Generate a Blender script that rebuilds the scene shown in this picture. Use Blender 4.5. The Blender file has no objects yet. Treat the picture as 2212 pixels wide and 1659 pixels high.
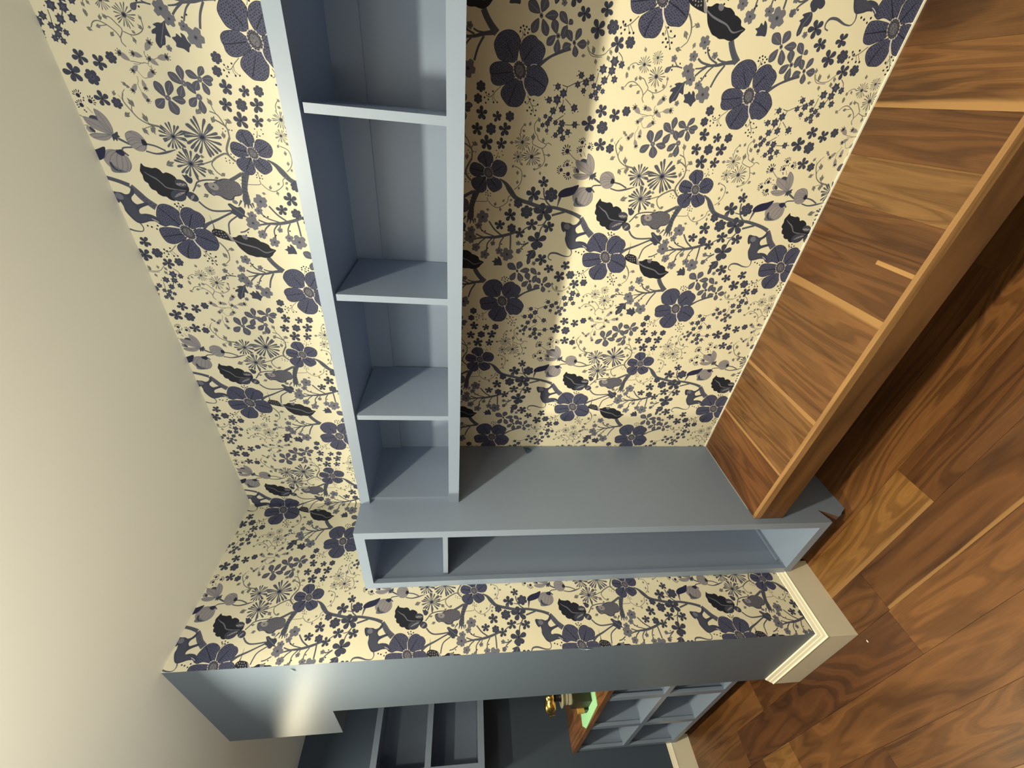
import bpy, bmesh, json, math, random
import numpy as np
from mathutils import Vector, Matrix

SC = bpy.context.scene
COL = SC.collection
# ------------------------------------------------------------------ camera
# the photograph is a portrait shot turned on its side: the picture's left is the ceiling
CAM = dict(d=1.3492, h=1.627, f=876.57, yaw=0.9550, pitch=-0.1201, roll=0.0199)
def camera_axes():
    cy, sy = math.cos(CAM['yaw']), math.sin(CAM['yaw'])
    cp, sp = math.cos(CAM['pitch']), math.sin(CAM['pitch'])
    F = Vector((sy*cp, cy*cp, sp)); R0 = Vector((cy, -sy, 0)); U0 = R0.cross(F)
    c, s = math.cos(CAM['roll']), math.sin(CAM['roll'])
    return R0*c + U0*s, U0*c - R0*s, F
RT, UP, FW = camera_axes()
cd = bpy.data.cameras.new('camera'); cam = bpy.data.objects.new('camera', cd); COL.objects.link(cam)
M = Matrix((-UP, RT, -FW)).transposed().to_4x4(); M.translation = Vector((-CAM['d'], 0, CAM['h']))
cam.matrix_world = M
cd.sensor_fit = 'HORIZONTAL'; cd.sensor_width = 36; cd.lens = CAM['f']*36/2212; cd.clip_start = 0.02
SC.camera = cam
# ------------------------------------------------------------------ light and exposure
SC.view_settings.view_transform = 'Standard'; SC.view_settings.look = 'None'
SC.view_settings.gamma = 1; SC.view_settings.use_curve_mapping = False
SC.view_settings.exposure = 0.07
w = bpy.data.worlds.new('world'); SC.world = w; w.use_nodes = True
w.node_tree.nodes['Background'].inputs[0].default_value = (1.0, 0.96, 0.88, 1)
w.node_tree.nodes['Background'].inputs[1].default_value = 0.04
H = 2.624
LAMP_X = -1.18
LAMPS = [(LAMP_X, 0.27, 35), (LAMP_X, 1.62, 27), (-1.12, 3.15, 15), (LAMP_X, -1.08, 14)]  # the last, weak one behind the camera is an added light
WARM = (1.0, 0.88, 0.60)
for i, (x, y, p) in enumerate(LAMPS):
    ld = bpy.data.lights.new('downlight_beam', 'AREA'); ld.shape = 'DISK'; ld.size = 0.09
    ld.energy = p; ld.color = WARM; ld.spread = math.radians(158)
    lo = bpy.data.objects.new('downlight_beam', ld); COL.objects.link(lo); lo.location = (x, y, H-0.014)

ld = bpy.data.lights.new('added_uplight', 'AREA'); ld.shape = 'DISK'; ld.size = .24; ld.energy = 54; ld.color = (1.0, .95, .79)  # added uplight, only there to brighten the ceiling
lo = bpy.data.objects.new('added_uplight', ld); COL.objects.link(lo); lo.location = (-2.1, .5, 1.79); lo.rotation_euler = (math.pi, 0, 0)

# ------------------------------------------------------------------ helpers
def link(name, me, parent=None):
    o = bpy.data.objects.new(name, me); COL.objects.link(o)
    if parent is not None: o.parent = parent
    return o
def tag(o, label, cat, group=None):
    o['label'] = label; o['category'] = cat
    if group: o['group'] = group
    return o
def empty(name, loc=(0, 0, 0)):
    o = bpy.data.objects.new(name, None); COL.objects.link(o); o.location = loc; o.empty_display_size = .05
    return o
def finish(bm, name, mat, parent=None, bevel=0.0, seg=2, smooth=False, offset=True):
    if bevel > 0:
        bmesh.ops.bevel(bm, geom=[e for e in bm.edges if e.is_manifold and e.calc_face_angle(0) > .5], offset=bevel, segments=seg, profile=.6, affect='EDGES')
    bmesh.ops.recalc_face_normals(bm, faces=bm.faces)
    if smooth:
        for f in bm.faces: f.smooth = True
    me = bpy.data.meshes.new(name); bm.to_mesh(me); bm.free()
    for m in (mat if isinstance(mat, (list, tuple)) else [mat]): me.materials.append(m)
    o = link(name, me, parent)
    if offset and parent is not None:
        me.transform(Matrix.Translation(-parent.location))
    return o
def box_bm(a, b, bm=None):
    bm = bm or bmesh.new()
    x0, x1 = sorted((a[0], b[0])); y0, y1 = sorted((a[1], b[1])); z0, z1 = sorted((a[2], b[2]))
    v = [bm.verts.new(p) for p in ((x0,y0,z0),(x1,y0,z0),(x1,y1,z0),(x0,y1,z0),(x0,y0,z1),(x1,y0,z1),(x1,y1,z1),(x0,y1,z1))]
    for f in ((3,2,1,0),(4,5,6,7),(0,1,5,4),(1,2,6,5),(2,3,7,6),(3,0,4,7)): bm.faces.new([v[i] for i in f])
    return bm
def box(name, a, b, mat, parent=None, bevel=.0012, seg=2):
    return finish(box_bm(a, b), name, mat, parent, bevel, seg)
def prism_bm(poly, axis, lo, hi):
    """polygon in the two other axes, extruded along axis"""
    bm = bmesh.new(); oth = [i for i in range(3) if i != axis]
    def P(q, t):
        c = [0, 0, 0]; c[oth[0]], c[oth[1]], c[axis] = q[0], q[1], t; return c
    A = [bm.verts.new(P(q, lo)) for q in poly]; B = [bm.verts.new(P(q, hi)) for q in poly]
    bm.faces.new(A); bm.faces.new(B[::-1]); n = len(poly)
    for i in range(n): bm.faces.new((A[i], A[(i+1) % n], B[(i+1) % n], B[i]))
    return bm
def lathe_bm(prof, origin, axis=(0, 0, 1), n=24):
    ax = Vector(axis).normalized(); t = Vector((1, 0, 0)) if abs(ax.x) < .8 else Vector((0, 1, 0))
    e1 = ax.cross(t).normalized(); e2 = ax.cross(e1); o = Vector(origin); bm = bmesh.new(); rings = []
    for r, h in prof:
        if r < 1e-6: rings.append([bm.verts.new(o+ax*h)])
        else: rings.append([bm.verts.new(o+ax*h+(e1*math.cos(2*math.pi*i/n)+e2*math.sin(2*math.pi*i/n))*r) for i in range(n)])
    for a, b in zip(rings, rings[1:]):
        for i in range(n):
            j = (i+1) % n; q = [a[i % len(a)], a[j % len(a)], b[j % len(b)], b[i % len(b)]]
            q = [v for k, v in enumerate(q) if v not in q[:k]]
            if len(q) > 2: bm.faces.new(q)
    return bm
# ------------------------------------------------------------------ materials
def mat(name):
    m = bpy.data.materials.new(name); m.use_nodes = True
    nt = m.node_tree; return m, nt, nt.nodes['Principled BSDF']
def N(nt, t, **kw):
    n = nt.nodes.new(t)
    for k, v in kw.items():
        if k == 'inp':
            for a, b in v.items(): n.inputs[a].default_value = b
        else: setattr(n, k, v)
    return n
def flat(name, col, rough=.5, bump=0.0, scale=300, metal=0, var=.04):
    m, nt, b = mat(name)
    tc = N(nt, 'ShaderNodeTexCoord'); no = N(nt, 'ShaderNodeTexNoise', inp={'Scale': 3.0, 'Detail': 3.0})
    nt.links.new(tc.outputs['Object'], no.inputs['Vector'])
    mx = N(nt, 'ShaderNodeMix', data_type='RGBA', inp={6: (*[c*(1-var) for c in col], 1), 7: (*[min(1, c*(1+var)) for c in col], 1)})
    nt.links.new(no.outputs['Fac'], mx.inputs[0]); nt.links.new(mx.outputs[2], b.inputs['Base Color'])
    b.inputs['Roughness'].default_value = rough; b.inputs['Metallic'].default_value = metal
    if bump:
        n2 = N(nt, 'ShaderNodeTexNoise', inp={'Scale': scale, 'Detail': 2.0}); nt.links.new(tc.outputs['Object'], n2.inputs['Vector'])
        bp = N(nt, 'ShaderNodeBump', inp={'Strength': bump, 'Distance': .001}); nt.links.new(n2.outputs['Fac'], bp.inputs['Height'])
        nt.links.new(bp.outputs['Normal'], b.inputs['Normal'])
    return m
def wood(name, dark, light, axis, seed=0.0, figure=1.0, sap=None, rough=.38, spread=6.0, sapcol=(.315, .178, .070)):
    """walnut: contour lines of a noise field drawn out along the grain axis.
    sap = (axis, edge, width, sign): pale sapwood along one edge of the piece"""
    m, nt, b = mat(name); L = nt.links.new
    tc = N(nt, 'ShaderNodeTexCoord')
    mp = N(nt, 'ShaderNodeMapping'); s = [spread, spread, spread]; s[axis] = .72
    mp.inputs['Scale'].default_value = s; mp.inputs['Location'].default_value = (seed*3.7, seed*1.9, seed*2.3)
    L(tc.outputs['Object'], mp.inputs['Vector'])
    n1 = N(nt, 'ShaderNodeTexNoise', inp={'Scale': 1.15, 'Detail': 2.6, 'Roughness': .45, 'Distortion': .35}); L(mp.outputs[0], n1.inputs['Vector'])
    mu = N(nt, 'ShaderNodeMath', operation='MULTIPLY', inp={1: 105.0*figure}); L(n1.outputs['Fac'], mu.inputs[0])
    si = N(nt, 'ShaderNodeMath', operation='SINE'); L(mu.outputs[0], si.inputs[0])
    lines = N(nt, 'ShaderNodeMapRange', inp={1: -1.0, 2: .75, 3: -.35, 4: 1.0}); L(si.outputs[0], lines.inputs[0])
    mu2 = N(nt, 'ShaderNodeMath', operation='MULTIPLY', inp={1: 330.0*figure}); L(n1.outputs['Fac'], mu2.inputs[0])
    si2 = N(nt, 'ShaderNodeMath', operation='SINE'); L(mu2.outputs[0], si2.inputs[0])
    fine = N(nt, 'ShaderNodeMath', operation='MULTIPLY', inp={1: .07}); L(si2.outputs[0], fine.inputs[0])
    mp2 = N(nt, 'ShaderNodeMapping'); s2 = [420., 420., 420.]; s2[axis] = 12.; mp2.inputs['Scale'].default_value = s2
    L(tc.outputs['Object'], mp2.inputs['Vector'])
    n2 = N(nt, 'ShaderNodeTexNoise', inp={'Scale': 1.0, 'Detail': 2.0}); L(mp2.outputs[0], n2.inputs['Vector'])
    mp3 = N(nt, 'ShaderNodeMapping'); s3 = [7., 7., 7.]; s3[axis] = 1.3; mp3.inputs['Scale'].default_value = s3; mp3.inputs['Location'].default_value = (seed*5.1+2, seed*2.2, seed)
    L(tc.outputs['Object'], mp3.inputs['Vector'])
    n3 = N(nt, 'ShaderNodeTexNoise', inp={'Scale': 1.0, 'Detail': 3.0, 'Roughness': .55}); L(mp3.outputs[0], n3.inputs['Vector'])
    # combine: broad tone, growth lines, pores
    a = N(nt, 'ShaderNodeMath', operation='MULTIPLY_ADD', inp={1: .30, 2: -.14}); L(lines.outputs[0], a.inputs[0])
    c = N(nt, 'ShaderNodeMath', operation='MULTIPLY_ADD', inp={1: 1.5, 2: -.28}); L(n3.outputs['Fac'], c.inputs[0])
    d = N(nt, 'ShaderNodeMath', operation='ADD'); L(a.outputs[0], d.inputs[0]); L(c.outputs[0], d.inputs[1])
    d2 = N(nt, 'ShaderNodeMath', operation='ADD'); L(d.outputs[0], d2.inputs[0]); L(fine.outputs[0], d2.inputs[1]); d = d2
    e = N(nt, 'ShaderNodeMath', operation='MULTIPLY_ADD', inp={1: .55, 2: -.275}); L(n2.outputs['Fac'], e.inputs[0])
    f = N(nt, 'ShaderNodeMath', operation='ADD', use_clamp=True); L(d.outputs[0], f.inputs[0]); L(e.outputs[0], f.inputs[1])
    mx = N(nt, 'ShaderNodeMix', data_type='RGBA', inp={6: (*dark, 1), 7: (*light, 1)}); L(f.outputs[0], mx.inputs[0])
    out = mx.outputs[2]
    if sap:
        ax, edge, width, sign = sap
        sx = N(nt, 'ShaderNodeSeparateXYZ'); L(tc.outputs['Object'], sx.inputs[0])
        q = N(nt, 'ShaderNodeMath', operation='SUBTRACT', inp={1: edge}); L(sx.outputs[ax], q.inputs[0])
        q2 = N(nt, 'ShaderNodeMath', operation='MULTIPLY', inp={1: sign}); L(q.outputs[0], q2.inputs[0])
        nn = N(nt, 'ShaderNodeMath', operation='MULTIPLY_ADD', inp={1: -2.2*width, 2: 1.1*width}); L(n3.outputs['Fac'], nn.inputs[0])
        q3 = N(nt, 'ShaderNodeMath', operation='ADD'); L(q2.outputs[0], q3.inputs[0]); L(nn.outputs[0], q3.inputs[1])
        mr = N(nt, 'ShaderNodeMapRange', interpolation_type='SMOOTHSTEP', inp={1: width*.75, 2: width*1.15, 3: 1.0, 4: 0.0}); L(q3.outputs[0], mr.inputs[0])
        sp = N(nt, 'ShaderNodeMix', data_type='RGBA', inp={7: (*sapcol, 1)}); L(mr.outputs[0], sp.inputs[0]); L(out, sp.inputs[6]); out = sp.outputs[2]
    L(out, b.inputs['Base Color']); b.inputs['Roughness'].default_value = rough
    bp = N(nt, 'ShaderNodeBump', inp={'Strength': .12, 'Distance': .0006}); L(n2.outputs['Fac'], bp.inputs['Height']); L(bp.outputs['Normal'], b.inputs['Normal'])
    return m

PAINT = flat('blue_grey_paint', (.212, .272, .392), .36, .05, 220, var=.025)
BULK = flat('blue_grey_satin_shaded', (.112, .150, .212), .42, .04, 90, var=.025)  # blue grey made darker: the wall end's shade is put into the colour
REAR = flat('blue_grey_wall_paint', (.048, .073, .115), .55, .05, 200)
CEIL = flat('ceiling_paint', (.85, .845, .77), .9, .05, 400, var=.01)
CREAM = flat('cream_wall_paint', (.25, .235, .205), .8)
TRIMW = flat('cream_trim_gloss', (.78, .74, .62), .3, var=.01)
CAULK = flat('white_caulk', (.82, .80, .74), .5)
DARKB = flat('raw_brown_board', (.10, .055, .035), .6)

# ------------------------------------------------------------------ wallpaper print
import numpy as np, math, random
def lin(c):
    c=np.array(c,float)/255; return np.where(c<=.04045,c/12.92,((c+.055)/1.055)**2.4)
OBS_PAPER=(252,238,180)
PAPER=np.array([.80,.765,.62])
INK=[(87,89,100),(38,41,51),(37,39,43),(92,95,94),(124,122,116),(163,154,135),(122,119,100),(68,72,78),(240,228,196),(100,100,102),(44,46,66)]
def ink(i):
    return lin(INK[i])/lin(OBS_PAPER)*PAPER
def smooth(P,closed,n=5):
    P=np.asarray(P,float)
    if len(P)<3: return P
    if closed: Q=np.vstack([P[-1:],P,P[:2]])
    else: Q=np.vstack([2*P[0]-P[1],P,2*P[-1]-P[-2]])
    t=np.arange(n)/n; out=[]
    for i in range(1,len(Q)-2):
        a,b,c,d=Q[i-1:i+3]
        for u in t:
            out.append(.5*((2*b)+(c-a)*u+(2*a-5*b+4*c-d)*u*u+(3*b-a-3*c+d)*u**3))
    if not closed: out.append(P[-1])
    return np.array(out)
class Tile:
    def __init__(s,N):
        s.N=N; s.k=N/4000.; s.img=np.empty((N,N,3)); s.img[:]=PAPER
    def fill(s,P,col):
        P=np.asarray(P,float)*s.k; S=2
        x0,y0=np.floor(P.min(0)).astype(int)-1; x1,y1=np.ceil(P.max(0)).astype(int)+1
        w,h=x1-x0,y1-y0
        if w<1 or h<1 or w>s.N or h>s.N: return
        q=(P-[x0,y0])*S; a=q; b=np.roll(q,-1,0)
        ys=np.arange(h*S)+.5
        with np.errstate(divide='ignore',invalid='ignore'):
            xc=a[:,0][:,None]+(ys[None]-a[:,1][:,None])*((b[:,0]-a[:,0])/(b[:,1]-a[:,1]))[:,None]
        hit=(a[:,1][:,None]<=ys[None])!=(b[:,1][:,None]<=ys[None])
        e,r=np.nonzero(hit); c=np.clip(np.ceil(xc[e,r]-.5),0,w*S-1).astype(int)
        m=np.zeros((h*S,w*S),int); np.add.at(m,(r,c),1)
        m=(np.cumsum(m,1)&1).reshape(h,S,w,S).mean((1,3))
        s.blend(x0,y0,m,col)
    def blend(s,x0,y0,m,col):
        h,w=m.shape; ix=np.ix_((np.arange(h)+y0)%s.N,(np.arange(w)+x0)%s.N)
        s.img[ix]=s.img[ix]*(1-m[...,None])+m[...,None]*col
    def disc(s,x,y,r,col,sq=1,a=0,n=12):
        t=np.arange(n)*2*math.pi/n; ex=r*np.cos(t); ey=r*sq*np.sin(t)
        s.fill(np.stack([x+ex*math.cos(a)-ey*math.sin(a),y+ex*math.sin(a)+ey*math.cos(a)],1),col)
    def stroke(s,P,W,col,n=5):
        P=np.asarray(P,float); W=np.asarray(W,float)
        Q=smooth(np.column_stack([P,W]),False,n); c,w=Q[:,:2],np.maximum(Q[:,2],1.5)/2
        d=np.gradient(c,axis=0); d/=np.linalg.norm(d,axis=1)[:,None]+1e-9
        nr=np.stack([-d[:,1],d[:,0]],1)
        s.fill(np.vstack([c+nr*w[:,None],(c-nr*w[:,None])[::-1]]),col)
    def petal(s,b,t,w,col,blunt=.5):
        b=np.asarray(b,float); t=np.asarray(t,float); d=t-b; n=np.array([-d[1],d[0]])/ (np.hypot(*d)+1e-9)*w/2
        P=[b-n*.14,b+d*.25-n*.66,b+d*.6-n,b+d*.87-n*blunt,t,b+d*.87+n*blunt,b+d*.6+n,b+d*.25+n*.66,b+n*.14]
        s.fill(smooth(P,True,3),col)
def inside(p,P):
    a=P; b=np.roll(P,-1,0)
    h=(a[:,1]<=p[1])!=(b[:,1]<=p[1])
    x=a[h,0]+(p[1]-a[h,1])*(b[h,0]-a[h,0])/(b[h,1]-a[h,1])
    return (np.sum(x>p[0])&1)==1
def pol(x,y,a,r): return np.array([x+r*math.cos(a),y+r*math.sin(a)])
def paint(DATA,N=2048,seed=3):
    T=Tile(N); rng=random.Random(seed); C=[ink(i) for i in range(len(INK))]
    mix=lambda a,b,t:C[a]*(1-t)+C[b]*t
    for o in DATA:
        k=o[0]
        if k=='f': T.fill(smooth(np.array(o[2]).reshape(-1,2),True,4),C[o[1]])
        elif k=='s':
            P=np.array(o[2]).reshape(-1,2); T.stroke(P,o[3],C[o[1]])
            W=max(o[3])
            if W>40 and o[1] in (3,9):      # bark rings
                Q=smooth(np.column_stack([P,o[3]]),False,5)
                for i in range(1,len(Q)-1):
                    d=Q[i+1,:2]-Q[i-1,:2]; d/=np.hypot(*d)+1e-9; n=np.array([-d[1],d[0]]); w=Q[i,2]*.45
                    for f in (0,.5):
                        c0=Q[i,:2]+(Q[i+1,:2]-Q[i,:2])*f
                        T.stroke([c0-n*w+d*rng.uniform(-3,3),c0-d*w*.25,c0+n*w*.6+d*rng.uniform(-3,3)],[2,4,2],mix(o[1],1,.55),3)
        elif k=='d':
            for x,y in np.array(o[2]).reshape(-1,2): T.disc(x,y,o[3],C[o[1]],rng.uniform(.75,1),rng.uniform(0,3))
        elif k=='p':
            P=smooth(np.array(o[2]).reshape(-1,2),True,5); cen=P.mean(0)
            T.fill(P,C[1]); Pi=cen+(P-cen)*.955; T.fill(Pi,C[0])
            x0,y0=P.min(0); x1,y1=P.max(0); st=37.; Pd=cen+(P-cen)*.9; j=0; y=y0
            while y<y1:
                x=x0+(j%2)*st/2
                while x<x1:
                    q=(x+rng.uniform(-6,6),y+rng.uniform(-6,6))
                    if inside(q,Pd): T.disc(q[0],q[1],rng.uniform(8.2,11.5),C[1],rng.uniform(.75,1),rng.uniform(0,3),9)
                    x+=st
                y+=st*.84; j+=1
        elif k=='t':
            b,t=np.array(o[2]).reshape(-1,2).astype(float); w=o[3]; T.petal(b,t,w,C[7],.62); T.petal(b+(t-b)*.05,b+(t-b)*.95,w*.86,C[9],.62)
            d=t-b; n=np.array([-d[1],d[0]])/np.hypot(*d)*w
            if o[1]==9:
                for f in (-.26,-.13,0,.13,.26):
                    T.stroke([b+d*.15+n*f*.5,b+d*.5+n*f,b+d*(.88-abs(f)*.4)+n*f*.6],[3,5,2],C[5] if abs(f)<.05 else mix(9,7,.7),4)
        elif k in '56':
            _,a,m,r=o; a=math.radians(a); x,y=m; np_=5 if k=='5' else 6
            if k=='5':
                for i in range(5):
                    t=a+i*2*math.pi/5+rng.uniform(-.12,.12); rr=r*rng.uniform(.88,1.05)
                    T.petal(pol(x,y,t,r*.08),pol(x,y,t,rr),r*.6,C[7],.78)
                    T.stroke([pol(x,y,t,r*.2),pol(x,y,t,r*.85)],[3,1.5],C[1]); 
                    for e in (-.3,.3): T.stroke([pol(x,y,t+e*.5,r*.35),pol(x,y,t+e*.75,r*.8)],[2,1.5],mix(7,9,.7))
                T.disc(x,y,r*.14,C[1])
            else:
                for i in range(6):
                    t=a+i*math.pi/3; T.petal(pol(x,y,t,r*.05),pol(x,y,t,r),r*.72,C[7],.8)
                for i in range(6):
                    t=a+i*math.pi/3; T.stroke([pol(x,y,t,r*.25),pol(x,y,t,r*.8)],[3,1.5],C[9]); T.disc(*pol(x,y,t+.5,r*.22),r*.06,C[4])
                T.disc(x,y,r*.1,C[1])
        elif k=='x':
            _,a,m,r=o; x,y=m; a=math.radians(a)+rng.uniform(-.6,.6); P=[]
            for i in range(12):
                t=a+i*math.pi/6; P.append(pol(x,y,t,r*(1.05 if i%2==0 else .68)))
            T.fill(P,C[7]); T.disc(x,y,r*.5,mix(0,7,.5)); T.disc(x,y,r*.2,C[4]); T.disc(x,y,r*.1,C[1])
        elif k=='g':
            _,a,m,r=o; x,y=m; a=math.radians(a)+rng.uniform(0,1); P=[]
            for i in range(20):
                t=a+i*math.pi/10; P.append(pol(x,y,t,r*(.98 if i%4 in(0,1,2) else .72)*rng.uniform(.92,1.05)))
            T.fill(smooth(P,True,2),C[4])
            for i in range(10):
                t=a+i*math.pi/5; T.stroke([pol(x,y,t,r*.25),pol(x,y,t+.1,r*.8)],[2,2],mix(4,3,.7))
            T.disc(x,y,r*.22,C[3]); T.disc(x,y,r*.1,C[1])
        elif k=='l':
            _,a,m,r=o; a=math.radians(a); x,y=m
            b=pol(x,y,a,-r*.75)
            T.petal(b,pol(x,y,a,r*.8),r*.5,C[6],.35); T.petal(b,pol(x,y,a+1.0,r*.55),r*.34,C[6],.35); T.petal(b,pol(x,y,a-1.0,r*.55),r*.34,C[6],.35)
            T.stroke([b,pol(x,y,a,r*.6)],[2,1.5],mix(6,8,.8))
        elif k in 'Dy':
            _,a,m,r=o; x,y=m; n=16 if r<150 and k=='D' else 20; n=18 if k=='y' else n; a=math.radians(a)
            for i in range(n):
                t=a+i*2*math.pi/n+rng.uniform(-.07,.07); rr=r*rng.uniform(.82,1.03); bd=rng.uniform(-.12,.12)
                T.stroke([pol(x,y,t,r*.2),pol(x,y,t+bd*.5,rr*.55),pol(x,y,t+bd,rr*.86),pol(x,y,t+bd,rr)],[r*.045,r*.085,r*.15,r*.09] if k=='D' else [r*.035,r*.07,r*.1,r*.05],C[3] if k=='D' else mix(3,6,.5),4)
            T.disc(x,y,r*.21,C[4] if k=='D' else C[3]); T.disc(x,y,r*(.15 if k=='D' else .14),C[0] if k=='D' else C[7]); T.disc(x,y,r*.08,C[1],1.4,a)
        elif k=='b':
            b,t=np.array(o[2]).reshape(-1,2).astype(float); d=t-b; L=np.hypot(*d); a=math.atan2(d[1],d[0])
            T.petal(b,b+d*.85,L*.5,C[5],.8)
            for e in (-.9,-.45,0,.45,.9): T.petal(b+d*.72,pol(*(b+d*.8),a+e*1.2,L*.33),L*.17,C[6],.7)
            T.disc(*(b+d*.88),L*.13,C[1]); 
            for e in (-.7,0,.7): T.disc(*pol(*(b+d*.85),a+e,L*.36),L*.045,C[1])
        elif k=='c':
            q=np.array(o[2]).reshape(-1,2).astype(float); c0=q[0]; ex=q[1]-c0; ey=q[2]-c0
            E=lambda s,n=24:[c0+s*(ex*math.cos(i*2*math.pi/n)+ey*math.sin(i*2*math.pi/n)) for i in range(n)]
            ri=math.hypot(*ex)
            P=[c0+(1.02 if i%2 else .93)*(ex*math.cos(i*math.pi/16)+ey*math.sin(i*math.pi/16)) for i in range(32)]
            T.fill(P,C[8]*.8); T.fill(E(.86),C[1])
            for i in range(16):
                v=c0+.78*(ex*math.cos(i*math.pi/8)+ey*math.sin(i*math.pi/8)); T.disc(v[0],v[1],ri*.15,C[5]*.9); T.disc(v[0],v[1],ri*.11,C[1])
            T.fill(E(.58),C[4]*.8)
            for i in range(22):
                t=rng.uniform(0,6.28); rr=rng.uniform(.1,.52); v=c0+rr*(ex*math.cos(t)+ey*math.sin(t)); T.disc(v[0],v[1],ri*.05,C[1] if i%2 else C[5])
        elif k=='h':
            b,t=np.array(o[2]).reshape(-1,2).astype(float); d=t-b; a=math.atan2(d[1],d[0]); r=o[3]
            P=[pol(*b,a+math.radians(e),r*.42) for e in (-100,-60,0,60,100,150,180,210)]; T.fill(smooth(P,True,3),C[10])
            for e in (-75,-45,-15,15,45,75):
                q=math.radians(e); T.petal(pol(*b,a+q,r*.5),pol(*b,a+q*.9,r*rng.uniform(1.0,1.2)),r*.2,C[10],.9)
        elif k in 'mw':
            P=smooth(np.array(o[2]).reshape(-1,2),True,4); x0,y0=P.min(0); x1,y1=P.max(0); st=21. if k=='m' else 19.; y=y0; j=0
            while y<y1:
                x=x0+(j%2)*st/2
                while x<x1:
                    q=(x+rng.uniform(-2,2),y+rng.uniform(-2,2))
                    if inside(q,P):
                        if k=='w': T.disc(q[0],q[1],6.2,C[5],.85,1.0,7)
                        else: T.stroke([(q[0]-6,q[1]+4),(q[0],q[1]-4),(q[0]+6,q[1]+4)],[2.5,3.2,2.5],C[4],3)
                    x+=st
                y+=st*.85; j+=1
    return T.img

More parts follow.
